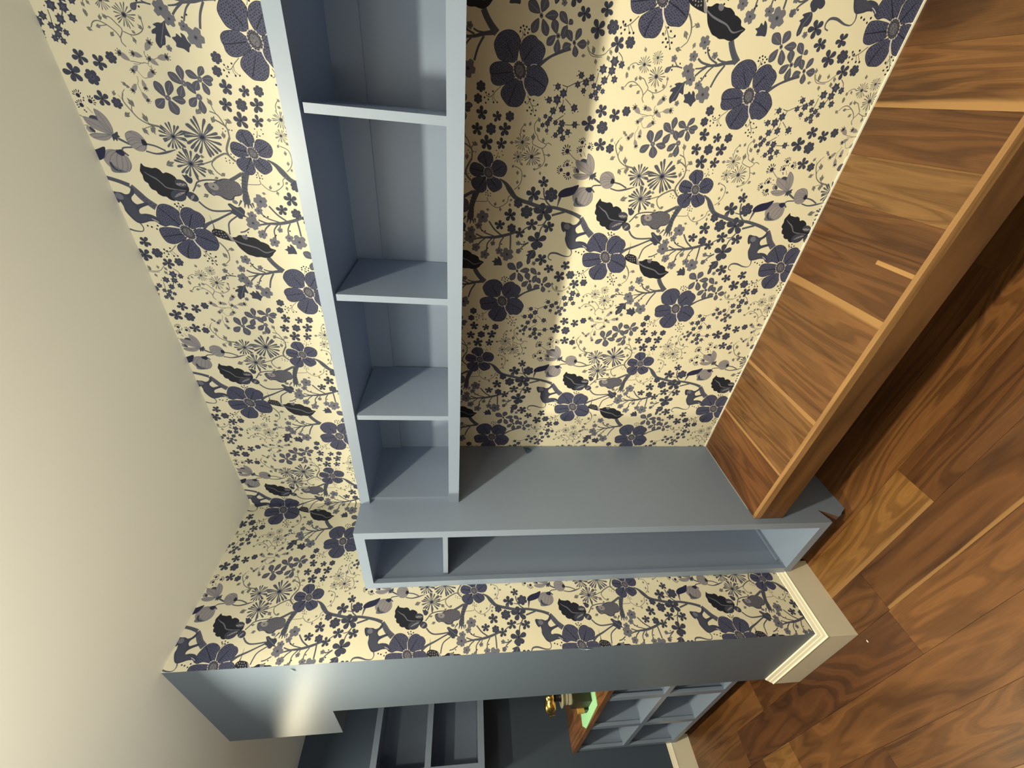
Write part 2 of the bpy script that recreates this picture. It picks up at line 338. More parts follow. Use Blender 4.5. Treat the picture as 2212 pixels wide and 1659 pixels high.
DATA = json.loads('''
[["s",3,[1064,1728,975,1673,886,1598,802,1509],[89,91,95,106]],["s",3,[459,832,525,744,592,644,643,543,689,441,721,324],[71,50,36,40,50,36]],["s",3,[8
10,1537,779,1703,740,1836,715,1990,678,2094,661,2199],[65,50,43,33,23,18]],["s",3,[824,1870,798,1800,791,1693],[25,25,25]],["s",3,[953,2089,882,2055,8
13,1984,760,1852],[27,27,27,27]],["s",3,[794,2197,748,2106,727,1950],[31,31,31]],["s",3,[708,2002,639,2095,565,2172],[28,28,28]],["s",3,[730,1884,651,
1965,556,2019,509,2038],[23,23,23,23]],["s",3,[751,1706,634,1778,540,1816,440,1845],[32,32,32,32]],["s",3,[651,2425,661,2530,646,2635],[19,19,19]],["s
",3,[717,2564,677,2529,660,2479],[17,17,17]],["s",3,[2780,1326,2707,1212,2606,1126,2491,1021,2440,905,2406,757,2359,557,2355,393,2351,229,2318,42,2269
,-150,2210,-303],[19,62,97,81,75,70,70,62,59,62,66,75]],["s",9,[2205,3687,2085,3607,1982,3530,1874,3408],[83,114,118,128]],["s",3,[2543,1741,2396,1793
,2274,1827,2152,1831],[119,101,95,105]],["s",3,[2687,494,2558,469,2445,406,2368,313],[28,28,28,28]],["s",3,[2501,551,2483,435],[19,19]],["s",3,[2291,6
79,2353,540],[22,22]],["s",3,[2210,274,2291,29],[41,41]],["s",3,[2127,362,2013,414,1947,455,1816,481],[26,26,26,26]],["s",3,[2006,530,2028,432,2127,36
2],[19,19,19]],["s",3,[1897,810,1965,717],[23,23]],["s",3,[1858,934,1802,1081,1760,1215,1723,1389,1713,1553,1682,1719],[43,54,57,54,39,29]],["s",3,[17
69,1729,1724,1612,1715,1517],[27,27,27]],["s",3,[1872,1643,1801,1546,1746,1360],[23,23,23]],["s",3,[2025,1485,1880,1370,1776,1231],[30,30,30]],["s",3,
[1700,1540,1621,1634,1538,1682],[25,25,25]],["s",3,[1708,1403,1593,1494,1440,1500],[24,24,24]],["s",3,[1698,1362,1617,1390],[20,20]],["s",3,[1739,1180
,1626,1242,1491,1252],[24,24,24]],["s",3,[1813,1048,1656,1036,1512,1031],[31,31,31]],["s",3,[1668,671,1620,785,1631,847],[24,24,24]],["s",3,[1659,676,
1562,801,1478,836],[24,24,24]],["s",3,[1604,1926,1545,2019,1522,2105],[25,25,25]],["s",3,[2024,2661,1932,2578,1883,2475,1882,2326,1903,2152],[32,32,32
,32,32]],["s",3,[1561,2737,1644,2622,1730,2434,1811,2275,1875,2144],[80,52,38,32,35]],["s",3,[1468,2301,1580,2286,1698,2243,1823,2068],[26,26,26,26]],
["s",3,[1801,2555,1637,2542,1535,2549],[3,15,32]],["s",3,[2184,2698,2261,2639,2344,2575,2385,2442,2397,2272,2378,2164],[24,24,24,24,24,24]],["s",3,[29
20,3576,2858,3455,2827,3381],[38,32,25]],["s",3,[2872,3166,2851,3045,2794,2913],[26,26,26]],["s",3,[2766,3223,2738,3072,2770,2914,2824,2748],[23,26,34
,10]],["s",3,[2746,3588,2789,3549,2807,3410],[23,23,23]],["s",3,[3300,120,3249,60,3177,-43],[10,10,10]],["s",3,[3259,216,3274,103],[9,9]],["s",3,[3321
,3847,3245,3798],[7,7]],["s",3,[3066,4028,3072,3944],[7,7]],["s",3,[2751,3596,2674,3518],[26,26]],["s",6,[2796,1927,2823,1993,2754,2141,2702,2210],[29
,29,29,29]],["s",6,[2702,2210,2655,2338,2607,2481],[19,19,19]],["s",6,[2702,2210,2636,2250,2537,2210,2477,2141],[19,19,19,19]],["s",6,[2714,1849,2796,
1927,2881,1944,2989,1893,3070,1844],[34,34,34,34,34]],["s",6,[3070,1844,3200,1847,3265,1918,3305,2001],[23,23,23,23]],["s",6,[3200,1851,3345,1919,3388
,1961,3417,2046],[17,17,17,17]],["s",6,[3211,1858,3271,1838,3303,1794],[15,15,15]],["s",6,[3377,1951,3465,1988,3531,1997],[12,12,12]],["s",6,[3164,303
2,3147,2947,3135,2876,3069,2818],[27,27,27,27]],["s",6,[2616,1047,2672,981,2765,930,2892,928,2963,968,3005,1072],[13,13,13,13,13,13]],["s",6,[2365,175
4,2370,1622,2387,1532,2452,1540],[12,12,12,12]],["s",6,[2388,1517,2313,1438,2279,1336,2326,1234,2398,1156,2479,1142,2530,1072],[13,13,13,13,13,13,13]]
,["l",-38,[3003,1100],42],["l",2,[2905,1009],51],["l",83,[2858,880],48],["l",-8,[2748,997],49],["l",172,[2641,961],41],["l",43,[3050,953],45],["l",-10
1,[2233,1515],48],["l",-20,[2343,1382],53],["l",190,[2249,1280],51],["l",-39,[2413,1229],45],["l",131,[2429,1093],45],["l",191,[2341,1104],48],["l",-3
1,[3309,2023],74],["l",70,[3302,1800],75],["l",29,[3547,2003],72],["l",-42,[3402,2218],73],["l",-1,[3100,1931],70],["l",-133,[2518,2304],81],["l",127,
[2492,2116],61],["l",107,[2431,2242],49],["l",184,[3104,2976],62],["l",77,[2752,2374],52],["s",6,[3553,3244,3453,3279,3325,3215,3219,3136,3144,2983,31
46,2889,3070,2814],[17,17,17,17,17,17,17]],["s",6,[3441,3151,3360,3197,3293,3200],[12,12,12]],["s",6,[3225,3051,3171,3016,3146,2963],[12,12,12]],["s",
6,[3139,2981,3108,3081,3080,3142],[10,10,10]],["l",29,[3439,3177],83],["l",14,[3248,3050],85],["l",-57,[3269,3294],73],["l",-146,[3053,3115],75],["l",
-156,[3068,2997],69],["l",-27,[3543,3371],53],["l",-66,[2603,2913],99],["s",6,[316,3335,383,3280,401,3197,359,3098,297,3022,231,2988,184,2990,134,2953
],[13,13,13,13,13,13,13,13]],["s",6,[458,3125,455,3037,393,2975,329,2927,231,2988],[13,13,13,13,13]],["s",6,[552,3309,607,3309,646,3234,630,3173],[10,
10,10,10]],["s",6,[312,2922,281,2809,314,2699,377,2630,469,2622],[12,12,12,12,12]],["s",6,[342,3225,364,3114],[10,10]],["s",6,[290,2841,235,2807],[10,
10]],["l",-116,[297,3360],51],["l",-75,[342,3225],51],["l",-45,[269,3080],52],["l",-6,[468,3331],48],["l",187,[217,2805],52],["l",23,[491,2629],43],["
l",37,[385,2669],52],["l",108,[394,2543],34],["l",-15,[444,3165],50],["l",36,[460,3100],50],["l",57,[318,2783],39],["l",205,[562,3326],42],["l",215,[5
90,3251],42],["l",26,[827,3110],48],["s",6,[3505,1010,3567,1013,3619,985,3658,952],[12,12,12,12]],["s",6,[3736,743,3659,785,3562,766,3504,714,3443,684
,3400,581,3391,535],[12,12,12,12,12,12,12]],["s",6,[3404,537,3407,492,3383,443],[12,12,12]],["s",6,[3384,534,3321,601,3350,725,3384,789,3448,782],[12,
12,12,12,12]],["s",6,[3320,609,3232,567,3141,539,3044,580,2982,681],[13,13,13,13,13]],["s",6,[3232,567,3218,496],[11,11]],["l",46,[3652,952],40],["l",
-14,[3672,859],48],["l",27,[3744,715],56],["l",37,[3598,711],62],["l",-3,[3485,786],76],["l",8,[3449,603],55],["l",66,[3559,964],43],["l",-85,[3368,11
52],55],["l",88,[3223,481],51],["l",128,[3063,506],52],["l",-53,[3054,620],49],["l",-93,[2980,704],43],["l",7,[2926,596],44],["s",6,[831,4072,750,4056
,673,3985,661,3885,669,3803],[10,10,10,10,10]],["l",21,[827,64],52],["l",2,[729,3955],55],["l",-79,[657,106],48],["l",202,[597,3893],53],["s",6,[776,4
051,711,4006,680,3892,702,3777,760,3715,810,3665],[11,11,11,11,11,11]],["s",6,[761,3699,707,3651],[9,9]],["l",30,[755,3960],58],["l",11,[770,3800],50]
,["l",201,[735,3668],53],["l",211,[657,3693],59],["l",202,[484,3335],50],["s",6,[1313,2537,1210,2464,1096,2431,978,2451],[22,25,19,14]],["s",6,[978,24
51,902,2535],[13,13]],["s",6,[1150,2448,1200,2368],[12,12]],["l",75,[1193,2358],69],["l",214,[1061,2504],78],["l",-96,[876,2568],71],["l",165,[945,232
4],57],["l",-85,[2285,2570],55],["l",115,[2129,2506],70],["s",7,[252,385,238,297,286,192,325,71,373,-33],[11,11,11,11,11]],["s",7,[238,297,180,313],[1
1,11]],["s",7,[71,306,-13,197],[10,10]],["s",7,[57,339,-25,341],[10,10]],["s",7,[4004,417,3906,460,3793,531,3675,633],[12,12,12,12]],["s",7,[3836,303,
3781,383,3728,434],[11,11,11]],["s",7,[3701,311,3492,263],[12,12]],["s",7,[3705,267,3707,134],[11,11]],["s",7,[3682,545,3607,560],[9,9]],["s",7,[463,3
815,363,3822,294,3850],[10,10,10]],["s",7,[704,3552,581,3608,459,3633,368,3695,263,3767,141,3865],[14,14,14,14,14,14]],["s",7,[752,3541,699,3476,631,3
443],[11,11,11]],["x",9,[224,458],56],["x",9,[142,353],70],["x",11,[406,94],56],["x",12,[389,3913],56],["x",11,[320,3999],65],["x",10,[280,134],53],["
x",11,[205,20],48],["x",12,[287,3856],48],["x",8,[31,579],58],["x",9,[48,446],74],["x",9,[3928,340],65],["x",10,[3957,134],65],["x",8,[3886,494],63],[
"x",8,[3798,612],42],["x",8,[3769,528],50],["x",8,[3699,562],51],["x",7,[3668,646],43],["x",8,[3594,563],38],["x",9,[3722,426],48],["x",9,[3719,314],6
4],["x",9,[3614,320],71],["x",10,[3599,190],57],["x",10,[3720,84],59],["x",9,[3539,398],52],["x",9,[3505,265],58],["x",30,[515,3748],71],["x",31,[631,
3581],78],["x",32,[600,3456],57],["x",31,[510,3598],69],["x",31,[400,3532],59],["x",30,[374,3698],64],["x",30,[269,3770],53],["x",29,[196,3812],54],["
x",29,[146,3876],48],["x",29,[123,3779],46],["x",30,[225,3695],45],["d",1,[4236,531,4171,507,4456,145,4394,162,4500,-163,4144,1,4059,655,4031,644,3884
,150,3910,63,3861,286,3660,667,3726,10,3673,53,3590,121,3533,157,3508,461,3545,548],10],["5",2,[3755,1697],106],["5",4,[3730,1434],86],["5",2,[3522,17
66],103],["5",4,[3554,1292],109],["6",2,[119,1726],79],["6",2,[3952,1767],73],["6",5,[3748,1221],78],["6",3,[3541,1530],90],["5",3,[3326,1598],122],["
5",4,[3334,1334],93],["5",7,[2558,678],145],["5",8,[2779,507],101],["5",5,[2157,1081],123],["5",8,[2253,445],193],["5",4,[1966,1270],103],["5",6,[1841
,863],108],["5",7,[2014,639],120],["5",8,[1988,301],121],["5",7,[1716,503],188],["5",11,[3755,3836],128],["6",8,[2575,335],129],["6",5,[2385,948],89],
["6",6,[2239,771],123],["6",5,[1918,1036],91],["t",7,[2485,685,2406,749],92],["5",30,[1338,370],131],["5",30,[1156,183],105],["5",32,[1241,3842],105],
["5",31,[1000,3937],131],["5",32,[852,3586],108],["5",29,[3958,3653],105],["5",30,[3912,3405],101],["6",32,[1043,3704],97],["6",33,[887,3384],82],["6"
,31,[3986,3217],77],["5",12,[3451,3573],108],["6",13,[3412,3380],78],["6",23,[3718,3590],103],["g",19,[2093,1608],124],["g",18,[1929,1680],70],["g",17
,[1705,1837],128],["g",18,[1835,1823],81],["g",18,[1509,1720],87],["g",18,[1374,1539],96],["g",19,[1464,1251],77],["g",20,[1400,1086],138],["g",19,[16
08,1387],51],["g",21,[1638,878],51],["g",21,[1482,857],56],["g",21,[1004,2160],92],["g",22,[856,1927],52],["g",20,[813,2284],76],["g",18,[757,2599],52
],["g",20,[620,2310],111],["g",20,[514,2236],92],["g",20,[449,2069],67],["g",21,[333,1942],127],["g",19,[173,2359],43],["t",4,[648,2614,573,2707],75],
["t",4,[1528,852,1431,881],72],["d",1,[703,2479,673,2600,611,2594,582,1983,547,2053,915,2048,878,2097],14],["d",1,[1672,758,1526,787,1601,1215,1505,14
83,1476,1508,1835,1548,1839,1614,1530,1969,1474,2017],15],["f",7,[304,2274,320,2219,357,2195,315,2141,368,2138,343,2091,286,2070,242,2035,203,2070,147
,2096,184,2156,200,2246,248,2240]],["f",7,[485,2308,458,2358,459,2411,430,2483,404,2452,364,2521,323,2530,321,2484,236,2517,162,2485,196,2435,211,2395
,272,2370,320,2356,303,2289,405,2310]],["s",4,[467,2324,353,2382,206,2454],[10,10,10]],["f",7,[1244,1387,1266,1336,1322,1317,1297,1270,1353,1270,1319,
1220,1246,1185,1171,1178,1168,1245,1162,1340,1210,1336]],["f",7,[1522,535,1508,626,1477,682,1452,643,1403,701,1386,666,1274,671,1219,645,1259,596,1335
,587,1357,527,1433,495]],["s",4,[1504,538,1390,599,1247,641],[11,11,11]],["f",7,[1684,553,1643,580,1564,583,1529,545,1528,501,1565,470,1614,476,1671,4
94]],["s",3,[1527,559,1498,557,1468,555],[12,12,12]],["g",22,[1249,514],46],["p",0,[488,1449,540,1499,654,1546,736,1525,811,1465,858,1364,860,1261,818
,1179,762,1134,733,1124,671,1138,608,1152,491,1175,461,1280,469,1361]],["p",0,[422,1236,473,1321,467,1441,443,1533,391,1590,326,1596,274,1577,210,1567
,159,1516,151,1420,188,1312,252,1208,333,1160,417,1181]],["p",0,[713,1122,766,1095,812,1034,833,970,824,903,788,859,754,788,688,732,605,735,516,784,47
5,834,462,914,443,1007,490,1080,579,1129,660,1144]],["p",0,[444,994,470,888,458,777,406,701,345,651,281,626,202,646,131,678,67,755,72,841,60,910,118,9
65,213,1024,345,1024]],["p",0,[264,1195,200,1299,138,1371,69,1400,13,1389,-51,1336,-108,1261,-116,1175,-106,1091,-47,1019,48,986,105,985,203,1016,275,
1072,280,1141]],["p",0,[1544,3139,1572,3279,1545,3378,1584,3445,1696,3467,1810,3431,1911,3364,1944,3270,1923,3164,1860,3076,1806,3049,1734,3070,1607,3
056,1533,3077]],["p",0,[1552,3014,1707,3056,1792,3046,1879,2992,1912,2912,1902,2836,1864,2782,1827,2706,1745,2656,1673,2667,1598,2716,1557,2797,1529,2
910]],["p",0,[1516,3133,1537,3272,1537,3391,1509,3490,1435,3513,1319,3491,1247,3439,1231,3330,1275,3217,1341,3095,1431,3084]],["p",0,[1513,2922,1549,2
810,1542,2687,1459,2590,1357,2549,1251,2552,1156,2622,1143,2712,1145,2821,1202,2888,1319,2961,1438,2965]],["p",0,[1326,3107,1276,3202,1210,3295,1133,3
318,1043,3277,970,3185,968,3091,980,3001,1046,2938,1155,2916,1275,2951,1346,3020]],["p",0,[2931,1596,3020,1706,3071,1746,3139,1721,3197,1658,3202,1590
,3190,1515,3133,1472,3050,1462,2987,1495,2912,1511]],["p",0,[2913,1504,3025,1467,3078,1416,3078,1330,3041,1252,2983,1210,2909,1207,2832,1249,2808,1313
,2815,1402,2852,1488]],["p",0,[2895,1583,2964,1644,3006,1730,3012,1817,2960,1869,2874,1882,2815,1841,2783,1765,2796,1669,2821,1578]],["p",0,[2807,1594
,2786,1723,2754,1813,2689,1848,2603,1812,2531,1722,2524,1632,2581,1564,2658,1562,2733,1575]],["p",0,[2816,1475,2775,1343,2715,1284,2639,1277,2584,1330
,2545,1419,2573,1488,2646,1551,2734,1568,2811,1545]],["s",1,[692,1345,528,1232],[11,19]],["s",1,[691,927,513,1055],[11,19]],["s",1,[291,1565,347,1243]
,[11,19]],["s",1,[202,1148,-80,1263],[11,20]],["s",1,[321,981,275,823,194,666],[10,15,20]],["s",1,[1883,3373,1724,3237,1547,3095],[11,17,23]],["s",1,[
1790,2853,1554,2977],[13,23]],["s",1,[1356,3490,1387,3331,1428,3129],[12,18,24]],["s",1,[1268,3064,1127,3141,986,3180],[12,18,24]],["s",1,[1418,2915,1
361,2749,1287,2592],[12,18,24]],["s",1,[3168,1640,2957,1570],[12,21]],["s",1,[2990,1282,2880,1441],[12,21]],["s",1,[2911,1867,2879,1627],[12,21]],["s"
,1,[2596,1715,2796,1583],[12,21]],["s",1,[2620,1373,2776,1504],[12,21]],["s",8,[461,1300,454,1218],[11,11]],["s",8,[454,947,476,902,474,840],[11,11,11
]],["s",8,[1540,3213,1524,3112],[13,13]],["s",8,[1538,2868,1556,2812,1553,2743],[13,13,13]],["s",8,[2956,1505,3024,1481],[12,12]],["s",8,[2796,1669,28
08,1587],[12,12]],["s",8,[2801,1419,2788,1334],[12,12]],["s",8,[2937,1598,3010,1681],[12,12]],["c",0,[380,1110,380,998,514,1134]],["c",0,[1463,3028,14
61,2910,1603,3069]],["c",0,[2863,1538,2849,1447,2959,1545]],["s",8,[287,1057,159,1012,57,949],[20,16,12]],["s",6,[4057,949,3986,902,3898,842,3834,830]
,[12,12,12,12]],["s",6,[3937,868,3926,816,3945,768],[9,9,9]],["s",6,[3974,974,3944,954,3967,925,3995,928],[10,10,10,10]],["s",8,[1333,2975,1230,2933,1
135,2868],[27,23,18]],["s",6,[1135,2868,1038,2796,885,2716],[14,14,14]],["s",6,[1022,2792,1003,2725,1028,2684],[11,11,11]],["s",6,[1040,2893,1021,2870
,1043,2847,1089,2854],[12,12,12,12]],["s",6,[147,1399,73,1483,2,1548,-11,1603,15,1632],[11,11,11,11,11]],["s",6,[4001,1534,3961,1529,3932,1508],[8,8,8
]],["s",6,[4037,1506,3980,1508,3933,1461],[8,8,8]],["s",6,[1209,3325,1112,3428,1069,3519,1112,3562],[14,14,14,14]],["s",6,[1087,3469,1012,3432],[9,9]]
,["s",6,[1103,3442,1015,3371],[9,9]],["s",6,[769,1121,815,1102,864,1115],[9,9,9]],["s",6,[825,1103,868,1072],[7,7]],["s",6,[1834,3044,1891,3025,1940,3
007],[11,11,11]],["s",6,[3095,1422,3151,1394,3199,1385],[9,9,9]],["s",6,[3145,1399,3129,1365],[8,8]],["s",6,[2582,1550,2518,1530,2466,1530],[10,10,10]
],["d",1,[900,1147,925,1107,918,1056,893,1016,884,1083,858,1150,849,1031,823,1078,42,1640,22,1591,69,1527,-25,1661,-47,1597,-97,1638,-80,1509,-74,1446
,-32,978,14,905,2,842,-49,765,-99,899,-145,933,-131,788,-189,865,-203,794,-137,859],15],["d",1,[1120,3558,1092,3516,1149,3446,1050,3580,1031,3512,982,
3557,1001,3427,1005,3362,1041,2882,1122,2823,1083,2763,1031,2682,987,2815,938,2854,948,2707,889,2784,872,2713,945,2774,1950,3075,1967,3013,1937,2950,1
917,3053,1907,2992,1542,3673,1524,3611,1492,3538,1552,3505],17],["d",1,[3259,1373,3222,1316,3226,1416,3164,1300,3147,1449,3114,1408,3130,1358,2529,156
7,2521,1484,2480,1520,2476,1482,2490,1568,2563,1536,2754,1999,2726,1947,2710,1999,2686,1897,2688,1949,2823,1894,2782,1858,3189,1913,3176,1779,3156,188
1,3179,1819],11],["t",9,[1100,872,1209,1058],149],["t",9,[1112,841,1272,785],138],["t",9,[1070,784,1104,587],120],["t",9,[1029,817,841,726],125],["t",
9,[1032,883,858,966],125],["t",9,[885,580,1045,650],124],["t",9,[858,596,735,718],117],["t",9,[817,549,641,549],113],["t",9,[866,510,987,436],81],["t"
,9,[1013,427,1141,563],115],["t",9,[1010,407,1065,354],81],["t",9,[997,431,829,480],104],["t",9,[818,327,942,413],107],["t",9,[833,269,981,206],95],["
t",9,[791,234,798,81],119],["t",9,[767,271,628,229],103],["t",9,[776,334,716,462],115],["d",4,[1069,845,859,552,801,284],35],["d",1,[1069,845,859,552,
801,284],17],["D",15,[3012,2720],212],["D",17,[3039,2273],299],["D",16,[2625,2585],251],["y",16,[638,3077],121],["y",17,[743,2876],98],["y",17,[501,28
31],154],["y",6,[3389,969],137],["y",5,[3158,1021],107],["y",7,[3176,781],170],["b",0,[-27,2967,62,3092]],["b",0,[40,2775,64,2908]],["b",0,[117,2701,2
27,2602]],["b",0,[3952,2585,4027,2698]],["b",0,[38,2571,64,2419]],["b",0,[3921,2887,3843,2988]],["b",0,[3782,2798,3871,2688]],["b",0,[3748,2892,3629,2
884]],["b",0,[3681,3002,3589,3089]],["b",0,[3589,2960,3475,2904]],["s",6,[3969,2966,3963,2883,3956,2816,3966,2770,3960,2727,3994,2712,4063,2733,4109,2
723],[9,9,9,9,9,9,9,9]],["s",6,[3940,2933,3939,2860,3959,2816],[7,7,7]],["s",6,[3960,2727,3934,2727,3916,2701,3943,2693],[7,7,7,7]],["s",6,[18,2622,38
,2571],[7,7]],["s",6,[3859,2915,3796,2876,3772,2845,3782,2798],[7,7,7,7]],["s",6,[3790,2945,3736,2951,3680,2977,3589,2960],[7,7,7,7]],["s",6,[3681,304
3,3682,2994],[7,7]],["t",9,[3562,2642,3748,2726],133],["t",9,[3580,2588,3770,2495],121],["t",9,[3525,2665,3407,2818],130],["t",9,[3516,2599,3327,2533]
,157],["t",9,[3542,2543,3521,2357],114],["t",9,[3746,2328,3874,2490],124],["t",9,[3795,2310,3978,2308],112],["t",9,[3724,2337,3565,2422],120],["t",9,[
3841,2073,3909,2231],112],["t",9,[3869,2058,3991,1959],93],["t",9,[3839,2013,3852,1853],93],["t",9,[3819,2014,3774,1888],82],["t",9,[3790,2030,3636,19
75],98],["t",9,[3806,2086,3683,2171],112],["t",9,[3634,2172,3778,2262],107],["t",9,[3584,2181,3461,2312],111],["t",9,[3560,2134,3374,2132],115],["d",4
,[3758,2306,3829,2052,3595,2137,3544,2607],45],["d",9,[3758,2306,3829,2052,3595,2137,3544,2607],30],["d",5,[3758,2306,3829,2052,3595,2137,3544,2607],1
3],["l",-72,[3398,2196],63],["s",6,[3605,3198,3539,3256,3454,3277],[8,9,11]],["s",6,[3523,3322,3454,3277],[6,6]],["l",54,[3675,3174],52],["l",74,[3644
,3141],45],["f",2,[1417,2279,1429,2213,1470,2147,1466,2084,1442,1969,1439,1890,1398,1815,1370,1790,1357,1739,1316,1663,1256,1636,1221,1550,1164,1599,1
107,1645,1060,1726,1060,1790,1072,1858,1065,1936,1088,2006,1107,2075,1151,2127,1225,2195,1314,2240]],["s",4,[1373,2260,1319,2151,1278,2006,1242,1877,1
164,1743,1212,1582],[19,25,28,22,22,9]],["s",8,[1461,2299,1358,2262],[14,14]],["f",4,[1437,2006,1421,2005,1407,2011,1397,2023,1393,2040,1395,2058,1404
,2076,1416,2090,1432,2098,1448,2099,1462,2093,1472,2081,1476,2064,1474,2046,1466,2028,1453,2014]],["f",2,[1502,2609,1557,2554,1552,2462,1523,2378,1460
,2314,1348,2257,1360,2364,1391,2480,1431,2568]],["d",5,[1504,2571,1521,2530,1510,2481,1512,2436,1470,2532,1465,2485,1460,2437,1470,2394,1421,2473,1416
,2426,1426,2382],13],["f",5,[1516,2376,1460,2314,1351,2258,1363,2311,1444,2341]],["f",2,[2577,3374,2535,3344,2521,3285,2512,3227,2522,3173,2494,3118,2
445,3085,2462,3033,2441,2964,2399,2911,2355,2893,2366,2839,2324,2778,2240,2749,2186,2764,2102,2830,2014,2925,2023,3000,2005,3068,2028,3132,2066,3169,2
069,3227,2106,3286,2151,3303,2174,3358,2225,3383,2264,3384,2300,3427,2352,3430,2391,3424,2453,3438,2518,3410]],["s",4,[2445,3380,2386,3297,2346,3225,2
285,3168,2212,3087,2187,2808],[8,19,24,22,19,16]],["f",7,[2293,2753,2269,2759,2250,2779,2239,2810,2238,2847,2246,2885,2263,2918,2286,2941,2311,2949,23
35,2943,2354,2923,2365,2892,2366,2855,2358,2817,2341,2784,2318,2762]],["f",7,[2149,2847,2114,2835,2077,2842,2042,2867,2017,2906,2004,2954,2006,3003,20
22,3045,2050,3074,2086,3085,2123,3078,2157,3052,2182,3013,2195,2966,2193,2918,2177,2876]],["f",7,[2150,2683,2124,2659,2093,2646,2062,2646,2037,2660,20
21,2685,2016,2718,2024,2753,2043,2785,2070,2809,2101,2822,2131,2821,2156,2807,2172,2782,2176,2750,2169,2715]],["s",5,[2288,2934,2287,2883,2286,2818,22
89,2776],[19,46,41,16]],["s",5,[2073,3026,2106,2969,2137,2904,2161,2837],[14,33,33,17]],["s",5,[2044,2774,2087,2741,2126,2702],[14,39,14]],["d",1,[229
9,2893,2275,2859,2300,2836,2279,2802,2091,3001,2107,2962,2128,2923,2072,2757,2101,2728],8],["f",7,[2446,2788,2437,2743,2457,2720,2415,2680,2404,2648,2
352,2649,2310,2695,2333,2744,2383,2765]],["f",5,[3029,3989,3072,3944,2989,3909,2974,3960]],["f",5,[2937,3986,2972,3906,2974,3801,2968,3646,2899,3706,2
868,3807,2883,3917]],["f",7,[3185,3880,3216,3834,3205,3766,3139,3740,3154,3835]],["f",7,[3032,3944,3057,3922,3014,3874,2979,3881,2988,3922]],["f",5,[3
308,3761,3278,3689,3215,3637,3138,3605,3058,3602,2975,3621,3017,3689,3115,3755,3216,3768]],["f",5,[3190,3962,3175,3865,3154,3769,3097,3686,2987,3623,2
961,3652,2998,3779,3048,3894,3111,3955]],["s",4,[3300,3759,3216,3762,3116,3749,3017,3683,2980,3629],[9,9,9,9,9]],["s",4,[3300,3759,3272,3688,3193,3626
,3069,3601,2977,3622],[8,8,8,8,8]],["s",4,[3184,3961,3166,3837,3123,3724,2986,3630],[9,9,9,9]],["s",4,[3157,3953,3067,3792,2974,3641],[9,9,9]],["s",4,
[3112,3951,3048,3894,2998,3779,2964,3652],[9,9,9,9]],["s",4,[2937,3980,2970,3853,2963,3665],[9,9,9]],["s",4,[2904,3947,2920,3817,2960,3665],[9,9,9]],[
"s",4,[3253,3724,3099,3666,2986,3630],[9,9,9]],["f",7,[2961,3652,2981,3616,3015,3549,2969,3553,2946,3535,2926,3577,2877,3601,2904,3627,2873,3654,2926,
3658]],["f",5,[2900,3175,2844,3178,2795,3202,2763,3244,2752,3297,2763,3353,2796,3402,2845,3439,2902,3456,2958,3452,3005,3427,3036,3386,3047,3334,3036,
3279,3004,3230,2957,3193]],["s",4,[3044,3321,3001,3432,2905,3455,2825,3414],[9,9,9,9]],["s",4,[2911,3453,2954,3355,2925,3179],[9,9,9]],["s",4,[2882,34
40,2920,3333,2902,3173],[9,9,9]],["s",4,[2836,3417,2880,3311,2878,3168],[9,9,9]],["s",4,[2780,3370,2835,3273,2866,3171],[9,9,9]],["s",4,[3046,3322,301
5,3234,2914,3172,2853,3182,2761,3256],[9,9,9,9,9]],["s",4,[3029,3371,2988,3282,2924,3192],[9,9,9]],["f",1,[2933,3228,2913,3176,2854,3169,2855,3237]],[
"f",5,[2597,3529,2530,3530,2470,3563,2427,3621,2408,3696,2416,3776,2450,3848,2504,3902,2569,3929,2636,3925,2695,3892,2736,3835,2754,3762,2747,3683,271
4,3612,2662,3557]],["f",4,[2486,3873,2411,3873,2399,3774,2421,3640,2459,3730,2515,3823]],["f",7,[2549,3868,2558,3831,2466,3801,2436,3698,2420,3737,243
4,3809,2487,3859]],["s",4,[2749,3636,2665,3783,2537,3868],[10,10,10]],["s",4,[2743,3628,2646,3711,2519,3755,2431,3767],[10,10,10,10]],["s",4,[2744,362
1,2627,3639,2500,3683,2421,3723],[10,10,10,10]],["s",4,[2744,3615,2631,3578,2505,3601,2426,3655],[10,10,10,10]],["s",4,[2745,3608,2658,3546,2534,3538,
2429,3614],[10,10,10,10]],["s",4,[2754,3650,2712,3805,2608,3908],[10,10,10]],["f",10,[2726,3699,2762,3611,2741,3580,2693,3570,2666,3606,2675,3648]],["
s",9,[2352,191,2459,176,2547,159],[8,34,54]],["f",10,[2587,205,2650,172,2704,87,2737,-29,2780,-166,2646,-112,2593,-54,2559,49,2542,142,2551,190]],["h"
,0,[3314,148,3390,225],94],["h",0,[3469,3901,3532,3913],70],["h",0,[3343,3910,3378,3955],71],["h",0,[3404,3760,3423,3726],71],["h",0,[3100,113,3136,15
8],73],["h",0,[3006,215,3009,261],73],["h",0,[2948,74,2906,93],86],["d",7,[3254,215,3329,93,3257,-119,3278,-103,3140,28,3092,59,3077,187,3441,-162,340
8,-149],12],["s",3,[1601,-210,1511,-241,1438,-205,1437,-87,1484,72,1478,186,1420,230,1359,215,1336,150],[26,19,17,26,38,34,23,19,19]],["f",7,[2029,406
1,2088,4065,2106,4035,2094,3970,2087,3884,2061,3823,2082,3756,2144,3711,2188,3688,2148,3658,2077,3681,2020,3745,1961,3756,1907,3710,1921,3641,1951,353
1,1908,3520,1873,3603,1834,3682,1793,3715,1745,3707,1753,3624,1735,3518,1683,3450,1587,3401,1563,3433,1622,3526,1621,3614,1596,3683,1575,3782,1603,384
5,1684,3902,1779,3942,1861,3939,1935,3958,1910,3985,1951,4029]],["m",0,[2042,3848,1940,3773,1791,3740,1701,3629,1680,3508,1644,3633,1607,3773,1673,385
